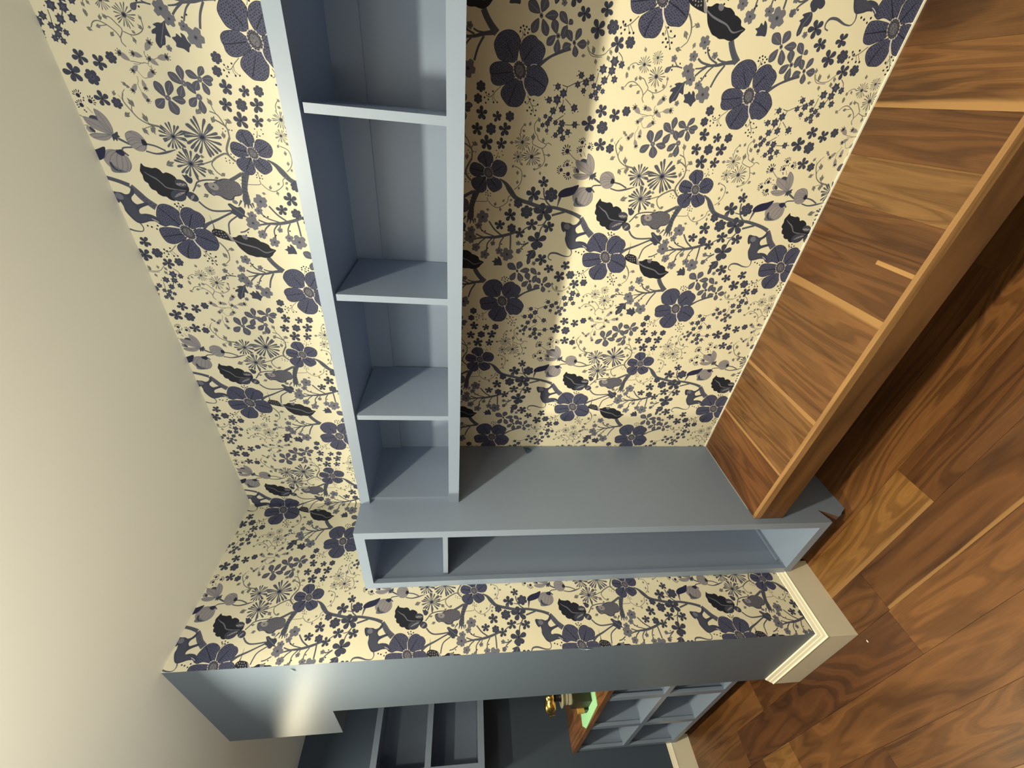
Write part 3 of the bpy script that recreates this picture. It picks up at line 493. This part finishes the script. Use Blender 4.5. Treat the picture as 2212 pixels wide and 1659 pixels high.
7,1794,3913,1917,3919,1973,3893]],["f",4,[1995,3878,1978,3891,1967,3911,1965,3934,1971,3958,1984,3979,2004,3993,2025,3999,2046,3995,2063,3982,2074,396
3,2077,3939,2071,3915,2057,3895,2038,3880,2016,3875]],["s",1,[2076,44,1977,33,1932,0],[16,16,16]],["s",8,[1670,3557,1645,3501,1612,3458],[11,11,11]],[
"s",8,[1636,3536,1596,3477],[9,9]],["s",1,[2051,3615,2073,3577],[5,5]],["s",1,[2010,3576,2033,3538],[6,6]],["s",1,[1970,3537,1992,3498],[6,6]],["s",1,
[1929,3497,1952,3458],[6,6]],["s",1,[1887,3457,1910,3418],[6,6]],["s",3,[2404,2030,2466,1919,2536,1804],[60,55,49]],["s",4,[2441,1999,2408,1966],[5,5]
],["s",4,[2456,1971,2423,1939],[5,5]],["s",4,[2471,1944,2438,1911],[5,5]],["s",4,[2486,1917,2453,1884],[5,5]],["s",4,[2501,1890,2468,1857],[5,5]],["s"
,4,[2515,1862,2483,1830],[5,5]],["s",4,[2530,1835,2497,1802],[5,5]],["f",7,[2232,2468,2311,2483,2347,2435,2345,2362,2369,2296,2407,2221,2433,2127,2426
,2023,2399,1941,2363,1893,2284,1875,2203,1885,2165,1940,2146,2023,2097,2053,2076,2121,2088,2198,2137,2272,2147,2334,2137,2375,2174,2430]],["w",0,[2312
,2468,2364,2266,2420,2123,2404,1972,2349,1896,2216,1882,2160,2027,2092,2126,2145,2260,2194,2435]],["f",5,[2287,2251,2263,2255,2245,2271,2234,2296,2232
,2327,2239,2358,2255,2386,2277,2405,2301,2414,2325,2410,2343,2394,2354,2369,2356,2339,2349,2307,2333,2280,2311,2260]],["d",1,[2291,2335],14],["f",4,[2
174,2334,2165,2334,2156,2339,2151,2348,2148,2359,2149,2372,2154,2384,2161,2393,2170,2398,2179,2398,2187,2393,2193,2384,2196,2373,2195,2360,2190,2348,2
183,2339]],["s",3,[2179,1840,2096,1843,2027,1851],[100,128,85]],["s",3,[2039,1885,1968,1908],[37,14]],["s",3,[2028,1836,1958,1844],[38,14]],["s",3,[20
44,1796,1962,1777],[38,14]],["s",3,[2060,1757,1978,1745],[38,14]],["s",3,[2091,1931,1989,2005],[37,14]],["f",7,[2006,2186,2026,2135,1985,2078,1967,202
8,1978,1971,1911,1923,1839,1943,1798,1900,1808,1979,1771,1998,1774,2060,1816,2087,1867,2171,1925,2143]],["s",4,[1994,2148,1916,2057,1838,1958],[12,12,
12]],["f",4,[2059,2004,2045,2003,2033,2009,2024,2021,2021,2037,2022,2054,2029,2071,2040,2084,2053,2091,2067,2092,2079,2086,2087,2074,2091,2058,2089,20
41,2083,2024,2072,2011]],["s",1,[2495,1870,2464,1758],[7,7]],["s",1,[2437,1870,2404,1762],[7,7]],["s",1,[2378,1870,2345,1767],[7,7]],["s",1,[2318,1869
,2284,1772],[7,7]],["s",1,[2258,1869,2223,1777],[7,7]],["s",1,[2197,1869,2162,1782],[7,7]]]
'''.replace('\n', ''))
PU, PZ = 0.6550, 0.6560          # repeat of the print in metres
def wallpaper():
    n = 2048
    px = paint(DATA, n)
    srgb = np.where(px <= .0031308, px*12.92, 1.055*np.clip(px, 0, 1)**(1/2.4)-.055)
    im = bpy.data.images.new('botanical_print', n, n)
    buf = np.ones((n, n, 4), np.float32); buf[..., :3] = srgb
    im.pixels.foreach_set(buf.ravel()); im.update(); im.pack()
    m, nt, b = mat('wallpaper'); L = nt.links.new
    uv = N(nt, 'ShaderNodeUVMap', uv_map='UVMap'); t = N(nt, 'ShaderNodeTexImage', image=im, extension='REPEAT', interpolation='Cubic')
    L(uv.outputs[0], t.inputs['Vector']); L(t.outputs['Color'], b.inputs['Base Color']); b.inputs['Roughness'].default_value = .62
    b.inputs['Specular IOR Level'].default_value = .35
    tc = N(nt, 'ShaderNodeTexCoord'); nn = N(nt, 'ShaderNodeTexNoise', inp={'Scale': 500.0, 'Detail': 2.0}); L(tc.outputs['Object'], nn.inputs['Vector'])
    bp = N(nt, 'ShaderNodeBump', inp={'Strength': .06, 'Distance': .0005}); L(nn.outputs['Fac'], bp.inputs['Height']); L(bp.outputs['Normal'], b.inputs['Normal'])
    return m
PAPERM = wallpaper()
def paper_uv(o, fu):
    me = o.data; uv = me.uv_layers.new(name='UVMap')
    for lp in me.loops:
        co = me.vertices[lp.vertex_index].co; uv.data[lp.index].uv = (fu(co)/PU, co.z/PZ)

# ------------------------------------------------------------------ setting
YB, XS = 1.689, -.6993           # end wall plane and its free corner
YD = 3.586                       # rear wall
Y0, X0 = -2.4, -2.5
def struct(o): o['kind'] = 'structure'; return o
fl_base = struct(box('floor', (X0, Y0, -.06), (.1, YD+.1, -.012), DARKB, bevel=0))
struct(box('ceiling', (X0, Y0, H), (.1, YD+.1, H+.08), CEIL, bevel=0))
wr = struct(box('wall_right', (0, Y0, 0), (.1, YB+.25, H), [PAPERM], bevel=0)); paper_uv(wr, lambda c: -c.y)
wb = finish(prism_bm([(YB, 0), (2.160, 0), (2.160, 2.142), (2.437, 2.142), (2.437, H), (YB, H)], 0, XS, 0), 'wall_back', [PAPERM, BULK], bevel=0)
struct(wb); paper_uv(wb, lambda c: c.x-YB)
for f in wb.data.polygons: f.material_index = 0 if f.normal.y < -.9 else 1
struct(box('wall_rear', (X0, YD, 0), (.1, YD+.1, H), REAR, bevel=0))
struct(box('wall_left', (X0-.1, Y0, 0), (X0, 1.3, H), CREAM, bevel=0))
struct(box('wall_front', (X0, Y0-.1, 0), (.1, Y0, H), CREAM, bevel=0))
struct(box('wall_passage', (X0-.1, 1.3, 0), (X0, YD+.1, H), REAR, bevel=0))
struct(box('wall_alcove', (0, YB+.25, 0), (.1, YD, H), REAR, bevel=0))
# baseboards: flat face, cove and bead under a sloping cap
BP = [(0, 0), (.0205, 0), (.0205, .134), (.0225, .136), (.0225, .1385), (.0205, .1395), (.018, .1405), (.0165, .1425), (.0125, .151), (.0105, .1525), (.0095, .1535), (.008, .1575), (.0045, .1655), (0, .167)]
def baseboard(name, runs, holes=None):
    """runs: list of corner points (x, y, nx, ny) of the wall line with outward mitre offset direction"""
    bm = bmesh.new(); rings = []
    for x, y, nx, ny in runs: rings.append([bm.verts.new((x+nx*t, y+ny*t, z)) for t, z in BP])
    n = len(BP)
    for a, b in zip(rings, rings[1:]):
        for i in range(n): bm.faces.new((a[i], a[(i+1) % n], b[(i+1) % n], b[i]))
    bm.faces.new(rings[0]); bm.faces.new(rings[-1][::-1])
    return struct(finish(bm, name, TRIMW, bevel=0))
baseboard('baseboard_back', [(-.395, YB, 0, -1), (XS, YB, -1, -1), (XS, 2.158, -1, 0)])
baseboard('baseboard_rear', [(X0, YD, 0, -1), (-.56, YD, 0, -1)])
# white caulk line between bench and paper
struct(box('trim_1', (-.003, Y0, .4449), (.0, 1.303, .4505), CAULK, bevel=.0008))
struct(box('trim_2', (-.372, 1.3015, .4449), (0, 1.3032, .4468), flat('grey_caulk', (.42, .45, .47), .5), bevel=.0005))

# floor planks run along y
rng = random.Random(7)
def walnut_tone(k):
    return [((0.0486, 0.0184, 0.0067), (0.1523, 0.0643, 0.0214)), ((0.0616, 0.0245, 0.0079), (0.1879, 0.0826, 0.0270)), ((0.0389, 0.0147, 0.0062), (0.1231, 0.0490, 0.0168)), ((0.1080, 0.0493, 0.0140), (0.2790, 0.1360, 0.0406))][k]
PW, PX = .1476, -.1300
rows = {  # row index -> list of (y_end, tone, sapwood) ; row i spans x from PX-i*PW to PX-(i+1)*PW
    1: [(.15, 0, None), (1.75, 1, None)],
    2: [(1.013, 0, None), (1.70, 3, (-1, .017))],
    3: [(.60, 0, None), (1.461, 0, (-1, .011)), (2.55, 0, None)],
    4: [(.10, 1, None), (1.47, 1, None), (2.9, 2, None)],
    5: [(.8, 2, None), (2.465, 1, None), (2.76, 3, None), (3.6, 2, None)],
    6: [(.2, 1, None), (1.9, 1, None), (3.0, 2, None)],
    7: [(.9, 2, None), (2.2, 1, (1, .01)), (3.6, 0, None)],
    8: [(.4, 0, None), (1.6, 1, None), (3.1, 2, None)],
}
def plank(i, a, b, tone, sap):
    x1 = PX-i*PW; x0 = x1-PW; d, l = walnut_tone(tone); k = rng.uniform(.9, 1.12)
    s = None
    if sap: s = (0, x0 if sap[0] < 0 else x1, sap[1], 1 if sap[0] < 0 else -1)
    m = wood('walnut_floor', [c*k for c in d], [c*k for c in l], 1, rng.uniform(0, 40), rng.uniform(.55, .9), s, .33, 6.0, (.25, .135, .050))
    o = box('plank', (x0+.0004, a+.0004, -.012), (x1-.0004, b-.0004, rng.uniform(-.0003, 0)), m, fl_base, .0007, 1)
for i in range(0, 17):
    y = Y0
    for yy, t, s in rows.get(i, []) + [(99, 1, None)]:
        while y < YD:
            b = min(yy, YD) if yy < 90 else min(YD, y+rng.uniform(.9, 1.9))
            if i in rows and yy < 90 and b-y > 2.0: b = y+1.4
            plank(i, y, b, t if yy < 90 else rng.choice([0, 1, 2, 1]), s if b >= min(yy, YD)-1e-6 else None); y = b
            if yy < 90 and b >= yy-1e-6: break

# ------------------------------------------------------------------ walnut bench along the wall
ZB = .445
bench = tag(empty('bench', (-.2, .4, .32)), 'walnut bench with a thick front rail running along the wallpapered wall under the shelf', 'bench')
EDGE = -.4045
boards = [(-2.39, -1.95, 2, None, .6), (-1.95, -1.60, 1, None, .7), (-1.60, -1.25, 4, None, .6), (-1.25, -.62, 0, None, .5), (-.62, -.207, 2, None, .55), (-.207, -.070, 1, (1, .030), .9), (-.070, .050, 4, None, .8), (.050, .174, 3, None, 1.0),
          (.174, .428, 4, None, .7), (.428, .800, 1, (-1, .0235), .65), (.800, 1.057, 0, (-1, .012), .8), (1.057, 1.302, 5, (-1, .010), .9)]
BT = [((0.0743, 0.0329, 0.0115), (0.2291, 0.1135, 0.0414)), ((0.0650, 0.0275, 0.0098), (0.2043, 0.0956, 0.0346)), ((0.0433, 0.0191, 0.0075), (0.1424, 0.0657, 0.0242)), ((0.0991, 0.0466, 0.0155), (0.2477, 0.1345, 0.0518)), ((0.0526, 0.0215, 0.0081), (0.1548, 0.0687, 0.0254)), ((0.0650, 0.0239, 0.0081), (0.1796, 0.0747, 0.0242))]
for k, (a, b, t, sap, fig) in enumerate(boards):
    s = None
    if sap: s = (1, (a if sap[0] < 0 else b)-.4, sap[1], 1 if sap[0] < 0 else -1)
    m = wood('walnut_seat', BT[t][0], BT[t][1], 0, 1.7*(k-3)+.6, fig, s, .34, 7.0)
    box('board', (EDGE+.0002, a+.0002, ZB-.024), (-.001, b-.0002, ZB), m, bench, .0004, 1)
box('inlay_strip', (EDGE+.0003, .290, ZB-.01), (-.283, .302, ZB+.0002), wood('sapwood', (.29, .155, .06), (.40, .235, .095), 0, 3.3, .4), bench, .0004, 1)
box('edge_strip', (-.4195, -2.39, ZB-.024), (EDGE, 1.302, ZB), wood('walnut_edge', (.17, .090, .036), (.36, .205, .085), 1, 9.2, .5, None, .34, 9.), bench, .0012)
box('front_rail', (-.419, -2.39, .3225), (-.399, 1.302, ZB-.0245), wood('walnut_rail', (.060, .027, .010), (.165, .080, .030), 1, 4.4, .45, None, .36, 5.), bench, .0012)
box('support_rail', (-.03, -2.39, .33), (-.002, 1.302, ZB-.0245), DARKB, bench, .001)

# ------------------------------------------------------------------ hanging shelf
SD, SZ0, SZ1, YP = -.3152, 1.6345, 2.004, 1.303
sh = tag(empty('wall_shelf', (-.15, .3, SZ0)), 'long blue grey open shelf with dividers hung on the wallpapered wall above the bench', 'shelf')
YE = -2.39
box('top_rail', (SD, YE, 1.969), (SD+.019, YP, SZ1), PAINT, sh)
box('bottom_rail', (SD, YE, SZ0), (SD+.019, YP, 1.6730), PAINT, sh)
box('top_board', (SD+.0185, YE, 1.969), (-.001, YP, 1.988), PAINT, sh, .0006)
box('bottom_board', (SD+.0185, YE, 1.654), (-.001, YP, 1.6728), PAINT, sh, .0006)
box('back_panel', (-.0185, YE, 1.672), (-.001, YP, 1.970), PAINT, sh, .0004)
box('hanging_cleat', (-.0255, YE, 1.8905), (-.0183, YP, 1.970), PAINT, sh, .001)
box('end_panel', (SD+.019, 1.2895, 1.6725), (-.018, YP, 1.9695), PAINT, sh, .0006)
box('end_panel', (SD+.019, YE, 1.6725), (-.018, YE+.018, 1.9695), PAINT, sh, .0006)
for y0 in (-2.0145, -1.6035, -1.1925, -.7815, -.3695, .0425, .4560, .8670):
    box('divider', (SD+.0005, y0, 1.6728), (-.0252, y0+.0180, 1.9615), PAINT, sh)

# ------------------------------------------------------------------ tall bookcase in the corner
TD, TZ = -.4438, 2.0035
tb = tag(empty('tall_bookcase', (-.22, 1.5, 0)), 'narrow tall blue grey bookcase with one short shelf standing in the corner', 'bookcase')
notch = [(0, 0), (-.374, 0), (-.385, .013), (-.396, .030), (-.409, .046), (-.418, .064), (-.408, .080), (-.394, .106), (-.382, .134), (-.405, .124), (-.425, .117), (TD+.0185, .112), (TD+.0185, TZ), (0, TZ)]
notch = [(min(x, -.0015) if x == 0 else x, z) for x, z in notch]
sp = finish(prism_bm(notch, 1, YP+.0002, YP+.0195), 'side_panel', [PAINT, DARKB], tb, 0)
for f in sp.data.polygons:           # raw wood shows in the rough cut at the foot
    if abs(f.normal.y) < .5 and .003 < f.center.z < .135: f.material_index = 1
box('side_panel', (TD+.0185, 1.6520, .112), (-.0015, YB-.0015, TZ), PAINT, tb, .0006)
box('top_panel', (TD+.0185, YP+.0195, 1.9680), (-.0015, 1.6520, 1.9860), PAINT, tb, .0006)
box('bottom_panel', (TD+.0185, YP+.0195, .1300), (-.0015, 1.6520, .1485), PAINT, tb, .0006)
box('back_panel', (-.0085, YP+.0195, .1485), (-.0015, 1.6520, 1.9680), PAINT, tb, .0004)
box('stile', (TD, YP, .1135), (TD+.0185, 1.3389, TZ), PAINT, tb)
# far stile is rounded over to the wall
st = [(TD, 1.6360)]
for k in range(9):
    a = math.pi/2*k/8; st.append((TD+.020-.020*math.cos(a), 1.6685+.020*math.sin(a)))
st += [(TD+.0186+.002, YB-.0012), (TD+.0186, 1.6360)]
finish(prism_bm(st, 2, .1135, TZ), 'stile', PAINT, tb, 0)
box('rail', (TD, 1.3389, 1.9680), (TD+.0185, 1.6360, TZ), PAINT, tb, .0006)
box('rail', (TD, 1.3389, .1135), (TD+.0185, 1.6360, .1490), PAINT, tb, .0006)
box('shelf', (-.409, YP+.0200, 1.6735), (-.009, 1.6470, 1.6925), PAINT, tb)
box('base_bead', (-.40, 1.6400, .1486), (-.0095, 1.6519, .1640), PAINT, tb, .002)
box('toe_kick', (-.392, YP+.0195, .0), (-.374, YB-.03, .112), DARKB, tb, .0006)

# scraps of tape
def scrap(name, pts, label, m):
    bm = bmesh.new(); vs = [bm.verts.new(p) for p in pts]; c = bm.verts.new(sum((Vector(p) for p in pts), Vector())/len(pts))
    for i in range(len(vs)): bm.faces.new((vs[i], vs[(i+1) % len(vs)], c))
    o = finish(bm, name, m, None, 0); md = o.modifiers.new('thickness', 'SOLIDIFY'); md.thickness = .0006; md.offset = 0
    return tag(o, label, 'tape')
TAPE = flat('blue_tape', (.045, .105, .19), .6)
y = YP-.0012
scrap('tape_scrap', [(-.010, y, 1.348), (-.014, y-.002, 1.325), (-.028, y-.001, 1.310), (-.041, y-.003, 1.316), (-.052, y, 1.333), (-.040, y-.001, 1.340), (-.028, y-.004, 1.338)], 'tiny scrap of blue masking tape on the tall bookcase side below the shelf', TAPE)
PALE = flat('pale_tape', (.36, .50, .66), .5)
x = XS-.001
scrap('tape_scrap', [(x, 1.6900, 1.170), (x-.006, 1.6910, 1.152), (x-.007, 1.703, 1.144), (x-.002, 1.722, 1.136), (x-.001, 1.706, 1.128), (x-.004, 1.6925, 1.122)], 'tiny pale blue tape scrap at the paper edge of the blue wall end', PALE)
scrap('paper_curl', [(x, 1.717, 2.216), (x-.004, 1.722, 2.207), (x-.002, 1.735, 2.201), (x-.001, 1.738, 2.205), (x-.001, 1.728, 2.212)], 'tiny loose curl of film on the brightly lit top of the blue wall end', flat('film', (.30, .34, .38), .4))
bm = bmesh.new(); bmesh.ops.create_icosphere(bm, subdivisions=1, radius=.004, matrix=Matrix.Translation((-.753, 1.646, .0026)) @ Matrix.Diagonal((1.4, .8, .6, 1)))
tag(finish(bm, 'paint_chip', CAULK, None, 0), 'tiny white paint chip lying on the floor by the baseboard corner', 'chip')

# ------------------------------------------------------------------ alcove beyond: shelf, low bookcase, counter
fs = tag(empty('wall_shelf', (-.34, 3.44, 1.45)), 'blue grey shelf box with two tiers hung on the rear alcove wall', 'shelf')
FY, FX0, FX1 = 3.290, -.706, -.004
box('top_rail', (FX0, FY, 2.094), (FX1, FY+.019, 2.130), PAINT, fs)
box('middle_rail', (FX0+.03, FY, 1.774), (FX1, FY+.019, 1.810), PAINT, fs)
box('bottom_rail', (FX0, FY, 1.452), (FX1, FY+.019, 1.491), PAINT, fs)
box('stile', (FX0, FY+.0002, 1.491), (FX0+.036, FY+.0188, 2.094), PAINT, fs)
box('side_panel', (FX0, FY+.019, 1.452), (FX0+.019, YD-.001, 2.130), PAINT, fs)
box('top_board', (FX0+.019, FY+.019, 2.100), (FX1, YD-.001, 2.119), PAINT, fs)
box('shelf', (FX0+.019, FY+.019, 1.782), (FX1, YD-.02, 1.801), PAINT, fs)
box('bottom_board', (FX0+.019, FY+.019, 1.472), (FX1, YD-.001, 1.490), PAINT, fs)
box('back_panel', (FX0+.019, YD-.0195, 1.490), (FX1, YD-.001, 2.100), PAINT, fs, .0004)
lb = tag(empty('low_bookcase', (-.3, 2.9, 0)), 'low blue grey cubby bookcase under the rear walnut counter', 'bookcase')
LX, LY0, LY1 = -.602, 2.165, 3.565
box('bottom_rail', (LX, LY0, .109), (LX+.0185, LY1, .141), PAINT, lb)
box('middle_rail', (LX, LY0, .465), (LX+.0185, LY1, .496), PAINT, lb)
for y0, y1 in ((LY0, 2.205), (2.596, 2.640), (3.072, 3.117), (3.524, LY1)):
    for za, zb in ((.141, .465), (.496, .811)): box('stile', (LX+.0002, y0, za), (LX+.0183, y1, zb), PAINT, lb, .0006)
for y0 in (LY0, 2.615, 3.092, 3.546):
    box('divider', (LX+.0185, y0, .109), (-.0015, y0+.018, .811), PAINT, lb, .0006)
for za in (.122, .476):
    for ya, yb in ((LY0+.018, 2.615), (2.633, 3.092), (3.110, 3.546)): box('shelf', (LX+.0185, ya, za), (-.012, yb, za+.0185), PAINT, lb, .0006)
box('back_panel', (-.0085, LY0+.018, .109), (-.0015, 3.546, .811), PAINT, lb, .0004)
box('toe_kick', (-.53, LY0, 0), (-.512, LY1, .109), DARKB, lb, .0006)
ct = tag(box('counter', (-.606, 2.163, .8115), (-.0015, YD-.0015, .842), wood('walnut_counter', (.11, .045, .017), (.33, .15, .055), 1, 6.1, .6, None, .3, 6.), None, .0015), 'walnut counter on the low cubby bookcase in the rear alcove', 'counter')
MINT = flat('mint_sheet', (.42, .86, .50), .5)
bm = prism_bm([(-.43, 2.70), (-.590, 2.735), (-.604, 3.075), (-.571, 3.157), (-.507, 3.135), (-.43, 2.92)], 2, .8422, .8448)
tag(finish(bm, 'green_sheet', MINT, None, .0004, 1), 'mint green sheet lying on the rear walnut counter', 'mat')
# device with a gold head on the green sheet
OLIVE = flat('dark_olive', (.030, .032, .018), .45); BLACK = flat('black_plastic', (.008, .008, .008), .4)
GOLD = flat('polished_gold', (.85, .58, .18), .17, metal=1); CREAMB = flat('cream_bands', (.50, .48, .36), .4)
dv = tag(empty('device', (-.49, 2.90, .845)), 'dark boxy device with cream bands and shiny gold head on the green sheet', 'device')
box('body', (-.545, 2.815, .8449), (-.435, 2.925, .957), OLIVE, dv, .006)
box('front_block', (-.553, 2.926, .8449), (-.520, 2.985, .872), BLACK, dv, .002)
box('latch', (-.562, 2.930, .8705), (-.526, 2.964, .908), flat('warm_gold', (.80, .48, .13), .35, metal=.4), dv, .005)
finish(lathe_bm([(0, 0), (.046, 0), (.046, .014), (.040, .016), (.040, .021), (.046, .023), (.046, .033), (.040, .035), (.040, .040), (.058, .052), (.060, .058), (0, .058)], (-.492, 2.872, .957), n=28), 'collar', CREAMB, dv, 0, smooth=False)
finish(lathe_bm([(0, 0), (.030, 0), (.026, .015), (.026, .034), (0, .034)], (-.492, 2.872, 1.015), n=20), 'neck', BLACK, dv, 0, smooth=False)
finish(lathe_bm([(0, -.050), (.020, -.050), (.027, -.044), (.030, -.028), (.026, -.018), (.031, -.008), (.034, .012), (.033, .030), (.026, .044), (.012, .052), (0, .053)], (-.520, 2.880, 1.082), (-.78, .55, 0), n=28), 'head', GOLD, dv, 0, smooth=True)
fp = Matrix.Translation(Vector((-.571, 2.915, 1.068))) @ Matrix.Rotation(math.radians(-35), 4, 'Z')
bm = box_bm((-.004, -.010, -.012), (.004, .010, .020)); bmesh.ops.transform(bm, matrix=fp, verts=bm.verts)
fpo = finish(bm, 'faceplate', GOLD, dv, .003)
for dz in (-.007, .015):
    bm = box_bm((-.0055, -.002, dz-.002), (-.0035, .002, dz+.002)); bmesh.ops.transform(bm, matrix=fp, verts=bm.verts)
    finish(bm, 'screw', BLACK, dv, .0004, 1)

# ------------------------------------------------------------------ uplighter floor lamp, added to brighten the ceiling (outside the picture, behind the camera's shoulder)
fl = tag(empty('added_floor_lamp', (-2.1, .5, 0)), 'tall bronze uplighter floor lamp added unseen by the plain cream wall', 'lamp')
BRZ = flat('bronze', (.10, .07, .04), .4, metal=1)
finish(lathe_bm([(0, .0005), (.14, .0005), (.14, .012), (.02, .03), (0, .03)], (-2.1, .5, 0), n=32), 'base', BRZ, fl, 0)
finish(lathe_bm([(0, .03), (.012, .03), (.012, 1.66), (0, 1.66)], (-2.1, .5, 0), n=16), 'pole', BRZ, fl, 0, smooth=True)
finish(lathe_bm([(0, 1.66), (.05, 1.67), (.13, 1.72), (.17, 1.80), (.165, 1.80), (.125, 1.727), (.05, 1.68), (0, 1.672)], (-2.1, .5, 0), n=32), 'bowl', BRZ, fl, 0, smooth=True)

# ------------------------------------------------------------------ recessed ceiling lights (outside the picture, they light the room)
LENS, nt, b = mat('lamp_lens'); b.inputs['Emission Color'].default_value = (*WARM, 1); b.inputs['Emission Strength'].default_value = 6
WHITE = flat('white_ring', (.8, .8, .78), .4)
where = ['in front of the bench', 'beside the tall bookcase', 'over the rear alcove', 'added behind the camera']
for (x, y, p), wh in zip(LAMPS, where):
    e = tag(empty('recessed_downlight', (x, y, H-.008)), 'round white recessed ceiling light '+wh, 'light', 'recessed ceiling lights')
    finish(lathe_bm([(.052, .0078), (.050, 0), (.056, -.003), (.070, 0), (.074, .0078)], (x, y, H-.008), n=32), 'trim_ring', WHITE, e, 0, smooth=True)
    finish(lathe_bm([(0, .0030), (.0515, .0030), (.0515, .0076), (0, .0076)], (x, y, H-.008), n=24), 'lens', LENS, e, 0)
